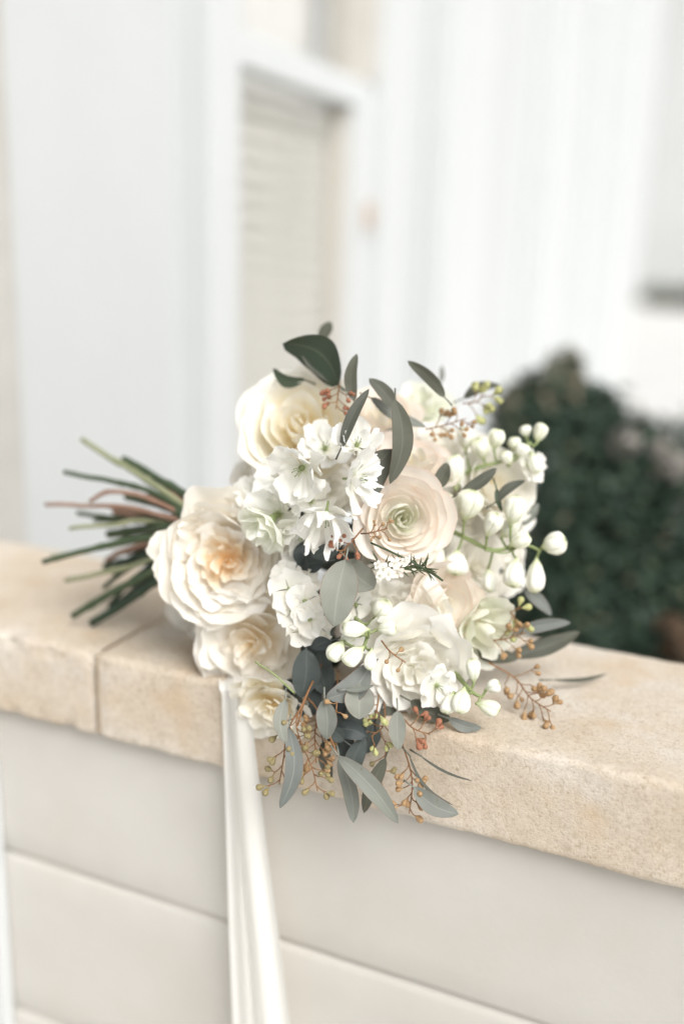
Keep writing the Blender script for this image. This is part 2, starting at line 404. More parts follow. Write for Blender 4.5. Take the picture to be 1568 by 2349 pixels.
# ------------------------------------------------------------------ house front with its window
XH = -1.0
house = empty('house', (XH - .5, 4.0, 0), 'white painted house front with a tall sash window behind the bouquet', 'house')
def hb(name, y0, y1, z0, z1, proud, back=.06, material=None, parent=None, bev=.004):
    return box(name, XH - back, XH + proud, y0, y1, z0, z1, material or M_HOUSE, parent or house, bev)
TOP = 3.6
hb('corner_pilaster', .40, 1.135, 0, TOP, .012, .06, M_QUOIN)
hb('wall_panel', 1.137, 1.548, 0, TOP, 0)
hb('wall_recess', 1.549, 1.659, 0, TOP, -.055, .075, M_HOUSE, bev=0)
wy0, wy1 = 1.56, 2.62                          # outer edges of the window surround
# wall under and over the window
hb('wall_panel', 1.657, 2.60, 0, .62, 0); hb('wall_panel', 1.657, 2.60, 2.75, TOP, 0)
hb('wall_panel', 2.602, 3.05, 0, TOP, 0)
win = hb('window', 1.661, 1.772, .55, 2.80, .014, .10, M_TRIM)                       # near surround, the part the rest hangs on
def wpart(name, *a, **k):
    o = hb(name, *a, **k); o.parent = win; o.location = o.location + house.location - (win.location + house.location); return o
wpart('surround', 2.44, 2.60, .55, 2.80, .05, .10, M_TRIM)
wpart('sill', 1.662, 2.66, .50, .548, .09, .10, M_TRIM)
wpart('surround', 1.702, 2.438, 2.70, 2.80, .049, .10, M_TRIM)
zr = CAM.z + .356
wpart('meeting_rail', 1.774, 2.438, zr - .028, zr + .036, .011, .055, M_TRIM)
wpart('sash_stile', 1.702, 1.735, .552, zr - .029, .012, .06, M_TRIM)
wpart('sash_stile', 2.335, 2.437, .552, zr - .030, .022, .06, M_TRIM)
wpart('jamb_lining', 2.310, 2.333, .552, zr - .031, -.006, .06, M_JAMB)
wpart('jamb_lining', 2.405, 2.437, zr + .038, 2.698, .018, .10, M_JAMB)
wpart('pane', 1.737, 2.309, .556, zr - .032, -.030, .036, M_GLASS, bev=0)
wpart('pane', 1.704, 2.404, zr + .04, 2.696, -.050, .056, M_GLASS, bev=0)
wpart('latch', 2.385, 2.412, CAM.z + .045, CAM.z + .115, .042, -.020, M_BRASS, bev=.008)
blind = hb('reflection_blind', 1.72, 2.40, zr - .10, zr - .045, -.040, .068, M_BLIND)   # head rail; its slats are added to imitate bands reflected in the pane
for k in range(26):
    z = zr - .125 - k * .042
    o = hb('reflection_slat', 1.722, 2.398, z - .0015, z + .0015, -.032, .074, M_BLIND, bev=0)
    o.rotation_euler.y = R(66); o.parent = blind; o.location = o.location - blind.location
cv = []; cuv = []
for j in range(3):
    for i in range(81):
        y = 1.66 + .86 * i / 80; cv.append(Vector((XH - .17 + .018 * math.sin(i * .62) + .01 * math.sin(i * .23 + 1), y, .4 + j * 1.2)) - house.location); cuv.append((i / 80, j / 2))
mk('curtain', cv, grid_faces(81, 3), M_CURT, house, cuv)
# run of trims towards the far corner
hb('wall_panel', 3.052, 6.95, 0, TOP, 0)
hb('pilaster', 2.86, 3.30, 0, TOP, .075, -.002, M_TRIM)
hb('door_surround', 4.15, 4.55, 0, TOP, .11, -.002, M_TRIM)
hb('door_surround', 5.25, 5.48, 0, TOP, .06, -.002, M_TRIM)
hb('corner_pilaster', 5.95, 6.97, 0, TOP, .10, -.002, M_TRIM)
hb('plinth', 1.137, 2.858, 0, .30, .03, -.002, M_TRIM)

# ------------------------------------------------------------------ far wall, far shrub
fw = box('far_wall', -14, 22, 30, 30.4, 0, 9, M_FARW, None, 0)
fw['label'] = 'tall pale grey rendered wall far beyond the gravel'; fw['category'] = 'wall'

def shrub(name, label, lobes, n, size, base, rng, heads=(), dry=0):
    root = empty(name, base, label, 'shrub')
    mb = MB(); wts = [l[1][0] * l[1][1] for l in lobes]
    for k in range(n):
        c, (rx, ry, rz), dr = rng.choices(lobes, wts)[0]
        q = Vector((rng.gauss(0, 1), rng.gauss(0, 1), rng.gauss(0, 1))).normalized()
        lump = 1 + .16 * noise.noise(q * 2.6 + c) + .10 * noise.noise(q * 7 + c)
        rad = (rng.random() ** .33) * lump
        p = c + Vector((q.x * rx, q.y * ry, q.z * rz)) * rad
        if p.z < .02: continue
        d = (q + Vector((rng.uniform(-1, 1), rng.uniform(-1, 1), rng.uniform(-.6, 1))) * .9).normalized()
        s = size * rng.uniform(.6, 1.3)
        a = d.orthogonal().normalized(); a.rotate(Matrix.Rotation(rng.random() * 6.28, 3, d)); a2 = d.cross(a)
        t = rng.random() * .78
        if rng.random() < dr: t = rng.uniform(.86, 1)
        p = p - base
        mb.add([p - a * s * .5, p + a2 * s * .28 + d * s * .08, p + a * s * .55, p - a2 * s * .28 + d * s * .08], [(0, 1, 2, 3)], [(t, .5)] * 4)
    mb.build('foliage', M_HEDGE, root, smooth=False)
    for k in range(9):
        c = rng.choices(lobes, wts)[0]
        tip = c[0] + Vector((rng.uniform(-.5, .5) * c[1][0], rng.uniform(-.5, .5) * c[1][1], rng.uniform(0, .7) * c[1][2]))
        st = Vector((base.x + rng.uniform(-.06, .06), base.y + rng.uniform(-.06, .06), 0.0))
        b0 = MB(); b0.add(*tube([q - base for q in smooth_path([st, st.lerp(tip, .5) + Vector((rng.uniform(-.04, .04), 0, .03)), tip], 8)], [.012 - .001 * i for i in range(9)], 6))
        b0.build('branch', M_BARK, root)
    for (p, r, hm) in heads:
        h = MB()
        for k in range(26):
            q = Vector((rng.gauss(0, 1), rng.gauss(0, 1), rng.gauss(0, 1))).normalized()
            a = q.orthogonal().normalized(); a2 = q.cross(a); s = r * .5; o = q * r
            h.add([o - a * s, o + a2 * s, o + a * s * 1.1 + q * s * .3, o - a2 * s], [(0, 1, 2, 3)])
        h.build('flower_head' if hm is M_FHEAD else 'dry_leaf_cluster', hm, root, loc=p - base, smooth=False)
    return root
rg = random.Random(3)
HD = 1.95
lobes = [(P(1305, 1215, HD), (.185, .20, .290), .03), (P(1585, 1322, HD + .05), (.30, .26, .330), .03), (P(1440, 1080, HD), (.10, .12, .11), .05),
         (P(1290, 868, HD), (.042, .05, .062), .45), (P(1262, 935, HD), (.085, .09, .085), .25), (P(1335, 965, HD), (.085, .09, .075), .12), (P(1400, 1560, HD), (.34, .25, .30), .03), (P(1200, 975, HD + .02), (.075, .08, .09), .4)]
heads = [(P(1432, 1015, HD - .19), .024, M_FHEAD), (P(1520, 1030, HD - .2), .02, M_FHEAD), (P(1545, 1068, HD - .21), .024, M_FHEAD), (P(1535, 1450, HD - .24), .03, M_DRY), (P(1560, 1490, HD - .24), .03, M_DRY)]
sb = P(1420, 1500, HD + .02); sb.z = 0
shrub('rounded_shrub', 'dark green clipped shrub with faded flower heads behind the stone coping', lobes, 42000, .024, sb, rg, heads)
rb = Vector((-1.2, 28.6, 0)); 
def far_lobe(px, y, rx, rz):
    p = ray(px, 690); t = y / p.y; q = CAM + p * t; return (Vector((q.x, q.y, rz * .55)), (rx, rx, rz), .3)
fl = [far_lobe(1500, 28.4, .55, .42), far_lobe(1560, 28.5, .6, .35), far_lobe(1630, 28.5, .8, .5)]
shrub('low_shrub', 'small dark shrub growing along the foot of the far grey wall', fl, 900, .2, Vector((fl[1][0].x, 28.5, 0)), rg)

# ------------------------------------------------------------------ BOUQUET
B = P(760, 1440, .90); B.z = Z0
bq = empty('bouquet', B, 'bridal bouquet of white roses and eucalyptus lying on the coping stone', 'bouquet')

def frame(face, spin=0.0):
    z = face.normalized(); x = z.orthogonal().normalized()
    # keep local x close to picture right so that layouts are predictable
    x = (RT - z * RT.dot(z))
    if x.length < .2: x = UP - z * UP.dot(z)
    x.normalize(); y = z.cross(x)
    m = Matrix((x, y, z)).transposed(); m = m @ Matrix.Rotation(spin, 3, 'Z')
    return m

def petal_patch(rm, H, phi, th, flare=0., droop=0., tip=.3, ruf=.03, nu=11, nv=10, rng=random, lean=.06, notch=0., z0=0., jag=0., narrow=.5, fold=0.):
    v, uv = [], []
    p1, p2, p3 = rng.uniform(0, 6.28), rng.uniform(0, 6.28), rng.uniform(0, 6.28)
    k1, k2 = rng.uniform(2.2, 3.4), rng.uniform(4.5, 7)
    skew = rng.uniform(-.10, .10)
    for j in range(nv):
        for i in range(nu):
            u = -1 + 2 * i / (nu - 1); t = j / (nv - 1)
            ve = t * (1 - tip * abs(u) ** 2.4 + skew * u * t - notch * math.exp(-(u / .16) ** 2))
            if jag: ve += jag * t ** 3 * (math.sin(u * 9 + p1) * .6 + math.sin(u * 17 + p2) * .4)
            a = ve * PI / 2
            e = ve * ve
            wav = math.sin(k1 * u + p1) * .6 + math.sin(k2 * u + p2 + 2 * t) * .4
            r = rm * .06 + rm * math.sin(min(a, 1.7)) * (1 + lean * u) + flare * rm * ve ** 4 + rm * ruf * e * wav * 1.6
            r += rm * fold * abs(u) * ve
            z = z0 + H * (1 - math.cos(min(a, 2.0))) - droop * H * ve ** 5 + H * ruf * e * math.sin(k2 * u + p3) * 1.2
            ph = th + phi * u * (narrow + (1 - narrow) * t ** .6) + .05 * ruf * 10 * e * math.sin(k1 * u * 2 + p3)
            v.append(Vector((r * math.cos(ph), r * math.sin(ph), z))); uv.append(((u + 1) / 2, min(1, t)))
    return v, grid_faces(nu, nv), uv

def to_part(name, sets, mats, parent, fm, scale, crumple=.085):
    mb = MB(); sd = parent.location * 40 + Vector((len(parent.children) * 3.7, 0, 0))
    for q, (v, f, uv) in enumerate(sets):
        rg = random.Random(int(sd.length * 1000) + q)
        tl = Matrix.Rotation(rg.uniform(-1, 1) * crumple * 1.6, 3, Vector((rg.gauss(0, 1), rg.gauss(0, 1), .3)).normalized())
        off = Vector((rg.uniform(0, 9), rg.uniform(0, 9), q * .7))
        nv = []
        for p, t in zip(v, uv):
            w = t[1] ** 1.2
            p2 = tl @ p
            p2 = p2 + (noise.noise_vector(p * 2.1 + sd) * crumple * 1.3 + noise.noise_vector(p * 2.6 + off) * crumple * .8 + noise.noise_vector(p * 8 + off) * crumple * .22) * w
            nv.append(fm @ (p2 * scale))
        mb.add(nv, f, uv)
    return mb.build(name, mats, parent)

def calyx(name, pos, fm, R_, mat_=None):
    mb = MB()
    v, f, uv = tube([fm @ (Vector((0, 0, z)) * R_) for z in (-.55, -.38, -.20, -.08, -.02)], [R_ * .05, R_ * .06, R_ * .15, R_ * .18, R_ * .08], 10)
    mb.add(v, f, uv)
    return mb.build(name, mat_ or M_PED, bq, loc=pos - B)

def rose(px, py, d, rpx, face, kind='garden', seed=1, spin=0., name=None, outer=None, extra=()):
    rng = random.Random(seed); R_ = rpx / FPX * d; pos = P(px, py, d)
    fm = frame(vdir(*face), spin)
    pos = pos - (fm @ Vector((0, 0, .42 * R_)))
    nm = name or {'garden': 'garden_rose', 'cup': 'rose', 'ran': 'ranunculus', 'lis': 'lisianthus', 'peony': 'garden_rose'}[kind]
    part = calyx(nm, pos, fm, R_)
    inner, mid, outs = [], [], []
    if kind == 'garden':
        mo, mi = outer or M_CREAM, M_HEART
        hx = Vector((.14, -.02, 0))                            # the heart sits off centre
        for k in range(34):                                   # quartered heart: many small crinkled petals
            q = (k / 33) ** .8; th = k * 2.4 + rng.uniform(-.4, .4)
            v, f, uv = petal_patch(.06 + .80 * q, .36 + .12 * q + rng.uniform(-.04, .04), .80 - .28 * q, th, rng.uniform(.0, .20), rng.uniform(.05, .25), .22, .085, 13, 10, rng, .10, jag=.018, notch=rng.choice((0, .05)), z0=.20 * (1 - q))
            (inner if q < .5 else mid).append(([p + hx * (1 - q) for p in v], f, uv))
        for t, n in ((.90, 5), (1., 5)):
            o = rng.random() * 6.28
            for k in range(n):
                outs.append(petal_patch(.90 * t * rng.uniform(.96, 1.04),   .56 - .08 * (t > .95) + rng.uniform(-.05, .05), .80, o + k * 2 * PI / n + rng.uniform(-.15, .15), .02 + .10 * (t > .95), .05, .26, .03, 15, 13, rng, .04, notch=rng.choice((0, .03)), jag=.012))
        for (th, rm, H, phi, fl, dr, tp) in extra:
            outs.append(petal_patch(rm, H, phi, R(th) - spin, fl, dr, tp, .03, 17, 13, rng, .02, jag=.018))
    elif kind == 'cup':
        mo, mi = outer or M_YELL, M_YELL
        for k in range(5):
            q = k / 4; inner.append(petal_patch(.10 + .22 * q, .80, 1.25, k * 2.4, -.05, 0, .2, .03, 11, 9, rng, .12))
        for t, n in ((.46, 3), (.66, 3), (.84, 4), (1., 5)):
            o = rng.random() * 6.28
            for k in range(n):
                outs.append(petal_patch(.90 * t, .95 - .30 * t + rng.uniform(-.04, .04), {3: 1.25, 4: 1.0, 5: .82}[n], o + k * 2 * PI / n + rng.uniform(-.1, .1), .06 + .22 * max(0, t - .4), .12 * t, .24, .018, 15, 12, rng, .09, notch=.02))
    elif kind == 'ran':
        mo, mi = outer or M_BLUSH, M_GREENH
        for k in range(16):
            q = k / 15; inner.append(petal_patch(.08 + .34 * q, .56 - .04 * q, .95 - .2 * q, k * 2.4, -.40 + .25 * q, 0, .2, .02, 9, 8, rng, .07))
        for t, n in ((.54, 5), (.66, 5), (.78, 5), (.90, 5), (1.04, 5)):
            o = rng.random() * 6.28
            for k in range(n):
                outs.append(petal_patch(.92 * t, .56 - .08 * t + rng.uniform(-.02, .02), .80, o + k * 2 * PI / n + rng.uniform(-.15, .15), -.12 + .26 * max(0, t - .5) / .5, .02, .24, .022, 13, 11, rng, .04))
    elif kind == 'peony':                                      # loose white double flower: overlapping wavy scales
        mo, mi = outer or M_WHITE, outer or M_WHITE
        for k in range(15):
            q = k / 14; inner.append(petal_patch(.12 + .46 * q, .40 + rng.uniform(-.05, .05), 1.05 - .3 * q, k * 2.4 + rng.uniform(-.3, .3), .12 + .12 * q, .22, .20, .06, 13, 11, rng, .08, jag=.012, z0=.34 * (1 - q)))
        for t, n in ((.66, 5), (.82, 5), (1., 6)):
            o = rng.random() * 6.28
            for k in range(n):
                outs.append(petal_patch(.94 * t, .58 - .22 * t + rng.uniform(-.04, .04), .78, o + k * 2 * PI / n + rng.uniform(-.15, .15), .08 + .14 * t, .12 * t, .22, .06, 15, 12, rng, .05, jag=.014, notch=rng.choice((0, .06))))
    else:
        mo, mi = outer or M_GREEN, outer or M_GREEN
        for k in range(4):
            inner.append(petal_patch(.22 + .05 * k, .9, 1.1, k * 2.4, -.05, 0, .3, .06, 11, 9, rng, .12))
        for t, n in ((.62, 4), (.95, 5)):
            o = rng.random() * 6.28
            for k in range(n):
                outs.append(petal_patch(.85 * t, .95 - .30 * t, .95, o + k * 2 * PI / n, .20, .15, .26, .07, 15, 12, rng, .08, jag=.03))
    if mid: to_part('inner_petals', mid, mo, part, fm, R_, .085)
    cr = {'garden': .085, 'cup': .06, 'ran': .04, 'peony': .12}.get(kind, .11)
    to_part('inner_petals', inner, mi, part, fm, R_, cr)
    for s in outs: to_part('petal', [s], mo, part, fm, R_, cr)
    return part

def floret(px, py, d, rpx, face, seed, n=5, spin=0., H=.45, petals=True, material=None, ruf=.07, droop=.2, flare=.15, jag=.085):
    """open delphinium flower"""
    rng = random.Random(seed); R_ = rpx / FPX * d; pos = P(px, py, d); fm = frame(vdir(*face), spin)
    mb = MB(); v, f, uv = tube([fm @ (Vector((0, 0, z)) * R_) for z in (-.5, -.2, 0, .12, .2)], [R_ * .04, R_ * .05, R_ * .10, R_ * .11, R_ * .03], 8)
    mb.add(v, f, uv)
    for k in range(5):
        q = k * 1.26 + .3; b0 = Vector((math.cos(q) * .05, math.sin(q) * .05, .1)); b1 = Vector((math.cos(q) * .14, math.sin(q) * .14, .42))
        mb.add(*tube([fm @ (b0 * R_), fm @ (b1 * R_), fm @ ((b1 + Vector((0, 0, .06))) * R_)], [R_ * .015, R_ * .015, R_ * .028], 5))
    part = mb.build('delphinium_flower', M_PED, bq, loc=pos - B)
    sets = []
    for k in range(n):
        sets.append(petal_patch(.98 * rng.uniform(.85, 1.10), H * rng.uniform(.7, 1.25), .62 * rng.uniform(.85, 1.15), k * 2 * PI / n + rng.uniform(-.15, .15), flare, droop, .30, ruf, 19, 13, rng, .05, notch=.06, jag=jag, narrow=.38, fold=rng.uniform(-.08, .10)))
    for k in range(n):
        sets.append(petal_patch(.66 * rng.uniform(.8, 1.15), H * 1.1 * rng.uniform(.8, 1.25), .46 * rng.uniform(.85, 1.2), (k + .5) * 2 * PI / n + rng.uniform(-.25, .25), flare * .7, droop * .6, .30, ruf * 1.3, 15, 11, rng, .06, notch=.10, jag=jag * 1.1, narrow=.40))
    for s in sets: to_part('petal', [s], material or M_DELPH, part, fm, R_)
    return part

# --- roses and other large flowers: picture position, distance, radius, facing (right, up, towards camera)
rose(498, 1292, .856, 136, (-.12, -.06, 1), 'garden', 114, .4, extra=((168, 1.02, .30, .42, .16, .0, .42), (196, .98, .40, .45, .12, .1, .3), (96, 1.12, .36, .62, .10, .1, .30), (250, .98, .42, .7, .08, .1, .25), (62, 1.0, .42, .6, .05, .1, .3)))
rose(570, 1484, .864, 122, (-.28, -.30, 1), 'peony', 12, 1.9, outer=M_CREAM)
rose(618, 1632, .838, 86, (-.25, -.5, .8), 'peony', 13, .2, outer=M_YELL)
rose(686, 975, .872, 134, (-.12, .30, .92), 'cup', 14, 1.1)
rose(925, 1188, .818, 104, (.06, .02, 1), 'ran', 15, .3)
rose(948, 1065, .862, 92, (.25, .70, .6), 'cup', 16, 2.0, outer=M_BLUSH)
rose(905, 1402, .822, 104, (-.05, .15, 1), 'peony', 17)
rose(1012, 1392, .840, 100, (.45, -.05, .8), 'cup', 18, .9, outer=M_BLUSH)
rose(1112, 1446, .850, 96, (.60, -.30, .7), 'lis', 19, 2.3)
rose(952, 1538, .814, 124, (.08, -.30, 1), 'peony', 20, .6)
rose(1140, 1115, .890, 88, (.35, .35, .8), 'cup', 21, .8, outer=M_WHITE)
rose(872, 968, .915, 92, (.05, .65, .7), 'cup', 22, .1, outer=M_BLUSH)
rose(972, 930, .935, 66, (.1, .6, .7), 'lis', 23, .1)
rose(1010, 1020, .900, 70, (.25, .5, .8), 'peony', 24)
rose(1090, 1300, .885, 90, (.4, .1, .8), 'peony', 25)
rose(600, 1090, .905, 76, (-.45, .4, .7), 'peony', 26)
rose(600, 1230, .885, 70, (-.1, .2, .9), 'peony', 27)
rose(990, 1265, .880, 74, (.2, .2, .9), 'peony', 28)
rose(1065, 1090, .905, 66, (.2, .3, .9), 'peony', 29)
rose(840, 1030, .905, 66, (.0, .5, .9), 'peony', 30)
rose(1060, 1190, .892, 74, (.3, .2, .9), 'peony', 32)
rose(1130, 1245, .905, 74, (.4, .1, .9), 'peony', 33)
rose(1165, 1185, .912, 60, (.4, .2, .9), 'peony', 34)
rose(1160, 1310, .905, 56, (.5, .0, .9), 'peony', 35)
rose(1090, 1030, .915, 52, (.3, .5, .8), 'peony', 36)
rose(760, 1130, .875, 60, (.1, .2, .9), 'peony', 37)
rose(860, 1290, .880, 70, (.0, .1, 1), 'peony', 38)
rose(540, 1450, .918, 90, (-.4, -.3, .8), 'peony', 39)  # unseen behind the front roses, added to block light from the coping
rose(460, 1365, .945, 92, (-.5, -.1, .8), 'peony', 40)  # also unseen, added to deepen the shadow on the coping
rose(640, 1530, .885, 70, (-.3, -.4, .8), 'peony', 43)
# the pale green flower drooping over the garden rose
rose(600, 1215, .818, 66, (-.55, -.62, .50), 'lis', 31, 2.6)

# --- delphinium flowers
floret(812, 1098, .772, 64, (.80, -.02, .55), 41, 5, .3, H=.72)
floret(748, 1178, .776, 68, (-.12, -.80, .50), 42, 5, .9, H=.95, droop=.05)
floret(694, 1072, .798, 66, (-.50, -.45, .75), 43, 5, 1.7, H=.65)
floret(818, 1022, .800, 50, (.15, .5, .8), 44, 5, .2, H=.8)
for k, (x, y, d, r, fx, fy) in enumerate([(640, 1180, .832, 62, -.4, -.2), (690, 1222, .835, 58, .1, -.5), (600, 1135, .862, 58, -.5, .2), (745, 1030, .845, 52, .1, .4), (655, 1118, .84, 55, -.3, .1), (712, 1150, .83, 50, .1, .1)]):
    floret(x, y, d, r, (fx, fy, .85), 50 + k, 5, k * .7, H=.6)
floret(1000, 1572, .806, 46, (.4, -.2, .9), 61, 5, .3, H=.35, jag=.02)
floret(1210, 1070, .885, 34, (.5, .2, .8), 62, 5, .3, H=.7)

# --- small clustered stock florets
for k, (x, y, r, d) in enumerate([(662, 1352, 44, .812), (700, 1378, 36, .806), (672, 1402, 34, .81), (712, 1420, 34, .805), (690, 1446, 32, .812), (735, 1440, 26, .815), (655, 1318, 28, .825), (700, 1335, 28, .828), (815, 1385, 32, .815), (840, 1350, 28, .825)]):
    rng = random.Random(70 + k); R_ = r / FPX * d; fm = frame(vdir(rng.uniform(-.4, .4), rng.uniform(-.4, .3), 1), k)
    mb = MB(); mb.add(*tube([fm @ (Vector((0, 0, z)) * R_) for z in (-.4, 0, .32, .42)], [R_ * .06, R_ * .12, R_ * .14, R_ * .05], 7))
    part = mb.build('stock_floret', M_PED, bq, loc=P(x, y, d) - B)
    for q in range(5): to_part('petal', [petal_patch(1.02, .5, .74, q * 1.257, .10, .30, .2, .10, 11, 9, rng, .10, narrow=.5)], M_WHITE, part, fm, R_)

# --- buds
def bud_mesh(sd):
    nu, nv = 30, 16; v, uv = [], []
    for j in range(nv):
        t = j / (nv - 1)
        if t < .26: r = .045 + .27 * (t / .26) ** 1.6
        else: q = (t - .26) / .74; r = .315 + .185 * math.sin(min(1, q / .5) * PI / 2) if q < .5 else .5 * max(0, 1 - ((q - .5) / .5) ** 2.6) ** .5
        r = max(r, .03)
        for i in range(nu):
            q = 2 * PI * i / nu; rr = r * (1 - .14 * (.5 + .5 * math.cos(5 * q)) ** 5 * math.sin(PI * t) + .03 * math.cos(2 * q + 1))
            p = Vector((rr * math.cos(q + .25 * t), rr * math.sin(q + .25 * t), t * 1.45)); p = p + noise.noise_vector(p * 1.6 + Vector((sd * 5.3, 0, 0))) * .09 * t + noise.noise_vector(p * 6 + Vector((sd * 3.3, 0, 0))) * .012; v.append(tuple(p)); uv.append((i / nu, t))
    f = grid_faces(nu, nv, 0, True); f.append(tuple(range(nu - 1, -1, -1))); f.append(tuple(range(len(v) - nu, len(v))))
    me = bpy.data.meshes.new('bud'); me.from_pydata(v, [], f)
    ul = me.uv_layers.new(name='UVMap'); li = [l.vertex_index for l in me.loops]
    for k, q in enumerate(li): ul.data[k].uv = uv[q]
    me.polygons.foreach_set('use_smooth', [True] * len(me.polygons)); me.materials.append(M_BUD); return me
BUDS = [bud_mesh(k) for k in range(5)]
def bud_sprig(stem, buds, seed=0):
    """stem: [(px,py,d)..]; buds: (px,py,d,length px,width px,angle deg in the picture (0 right, 90 up), towards camera)"""
    pts = [P(*s) for s in stem]; o = pts[0]
    mb = MB(); path = smooth_path(pts, 14); mb.add(*tube([p - o for p in path], [.0022 - .0010 * k / 14 for k in range(15)], 7))
    rng = random.Random(seed); places = []
    for (x, y, d, L, W, ang, tow) in buds:
        ax = vdir(math.cos(R(ang)), math.sin(R(ang)), tow)
        c = P(x, y, d); kk = rng.uniform(.86, 1.0); Lm = L / FPX * d * kk; Wm = W / FPX * d * kk * rng.uniform(.78, 1.04)
        base = c - ax * Lm * .5
        near = min(path, key=lambda p: (p - base).length)
        mb.add(*tube([p - o for p in smooth_path([near, near.lerp(base, .5) + Vector((0, 0, -.003)), base + ax * .001], 6)], [.0011] * 6 + [.0016], 6))
        places.append((base - o, ax, Lm, Wm))
    part = mb.build('bud_sprig', M_PED, bq, loc=o - B)
    for (b0, ax, Lm, Wm) in places:
        ob = bpy.data.objects.new('bud', rng.choice(BUDS)); COL.objects.link(ob); ob.parent = part
        rot = ax.to_track_quat('Z', 'Y').to_matrix() @ Matrix.Rotation(rng.random() * 6.28, 3, 'Z')
        ob.matrix_local = Matrix.Translation(b0) @ rot.to_4x4() @ Matrix.Diagonal((Wm, Wm, Lm / 1.45, 1))
D1 = .782
bud_sprig([(800, 1400, .83), (840, 1450, .800), (832, 1490, .795)],
          [(789, 1420, .787, 46, 34, 95, .2), (816, 1443, D1, 70, 46, 176, .25), (772, 1492, .790, 62, 50, 235, .3), (812, 1503, D1, 66, 46, 220, .3), (849, 1512, .785, 60, 44, 262, .3),
           (872, 1398, .81, 60, 54, 60, .5), (884, 1442, .805, 56, 48, 10, .5), (800, 1465, .80, 44, 38, 200, .3)], 1)
bud_sprig([(1000, 1200, .87), (1070, 1235, .85), (1130, 1262, .845), (1200, 1250, .85), (1235, 1262, .855)],
          [(1075, 1160, .835, 84, 62, 75, .5), (1128, 1205, .828, 78, 66, 70, .6), (1178, 1172, .842, 80, 54, 80, .3), (1190, 1240, .838, 60, 50, 30, .4), (1268, 1248, .852, 68, 62, 20, .6),
           (1228, 1318, .856, 92, 58, 265, .2), (1178, 1312, .838, 84, 62, 255, .5), (1045, 1290, .845, 70, 56, 260, .5), (1000, 1275, .848, 62, 50, 250, .4), (1020, 1160, .86, 70, 50, 85, .3), (1120, 1330, .86, 70, 54, 270, .3), (1165, 1215, .86, 60, 48, 50, .3)], 2)
bud_sprig([(1020, 1110, .90), (1090, 1075, .885), (1160, 1055, .88), (1200, 1030, .88), (1215, 1015, .88)],
          [(1137, 1008, .875, 58, 48, 80, .3), (1237, 994, .88, 54, 40, 75, .2), (1225, 1060, .88, 58, 44, 285, .3), (1195, 1035, .877, 46, 40, 60, .4), (1162, 1052, .875, 44, 38, 120, .4),
           (1102, 1030, .878, 56, 50, 110, .5), (1066, 1008, .885, 60, 46, 95, .3), (1042, 1085, .865, 96, 60, 95, .4), (1180, 1020, .89, 40, 34, 100, .2), (1205, 990, .89, 34, 30, 100, .2)], 3)
bud_sprig([(1040, 1540, .825), (1080, 1585, .805), (1105, 1600, .80)],
          [(1085, 1540, .805, 70, 50, 95, .3), (1128, 1576, .800, 44, 42, 30, .5), (1030, 1612, .795, 64, 48, 245, .4), (1058, 1606, .788, 66, 46, 255, .4), (1118, 1622, .79, 60, 46, 345, .3)], 4)

# --- leaves
def leaf(base, tip, w, d0, d1=None, material=None, bow=.0, arch=.05, roll=0., shape='lance', nv=15, nu=7, name='eucalyptus_leaf', twist=0., fold=.18):
    d1 = d0 if d1 is None else d1
    a, b = P(*base, d0), P(*tip, d1); ax = b - a; L = ax.length; ax.normalize()
    nrm = -FW - ax * (-FW).dot(ax); nrm.normalize(); side = ax.cross(nrm)
    W = w / FPX * (d0 + d1) / 2
    v, uv = [], []
    for j in range(nv):
        t = j / (nv - 1)
        if shape == 'lance': h = math.sin(PI * t ** .95) ** .56 * (1 - .08 * t)
        elif shape == 'oval': h = math.sin(PI * t ** .92) ** .62
        else: h = math.sin(PI * (.04 + .96 * t) ** 1.1) ** .55
        h = max(h, .025); ro = roll + twist * (t - .5)
        sd_ = side * math.cos(ro) + nrm * math.sin(ro); nn = nrm * math.cos(ro) - side * math.sin(ro)
        c = a + ax * (L * t) + side * (bow * L * math.sin(PI * t)) + nrm * (arch * L * math.sin(PI * t))
        for i in range(nu):
            u = -1 + 2 * i / (nu - 1)
            wob = .05 * W * math.sin(t * 7 + (2 if u > 0 else 0) + base[0]) + .02 * W * math.sin(t * 17 + base[1] + i)
            v.append(c + sd_ * (u * h * W / 2) + nn * (fold * abs(u) * h * W / 2 + wob * abs(u)) - a); uv.append(((u + 1) / 2, t))
    fs = grid_faces(nu, nv); o2 = len(v)
    pv, pf, _ = tube([Vector((0, 0, 0)) + ax * .002 - nrm * .0004, -ax * .004 - nrm * .0016, -ax * .009 - nrm * .005], [.0006, .0007, .0008], 5)
    v += pv; uv += [(.5, .02)] * len(pv); fs += [tuple(i + o2 for i in q) for q in pf]
    return mk(name, v, fs, material or L_GREY, bq, uv, True, a - B)
G, O, GR, DK = L_GREY, L_OLIVE, L_GREEN, L_DARK
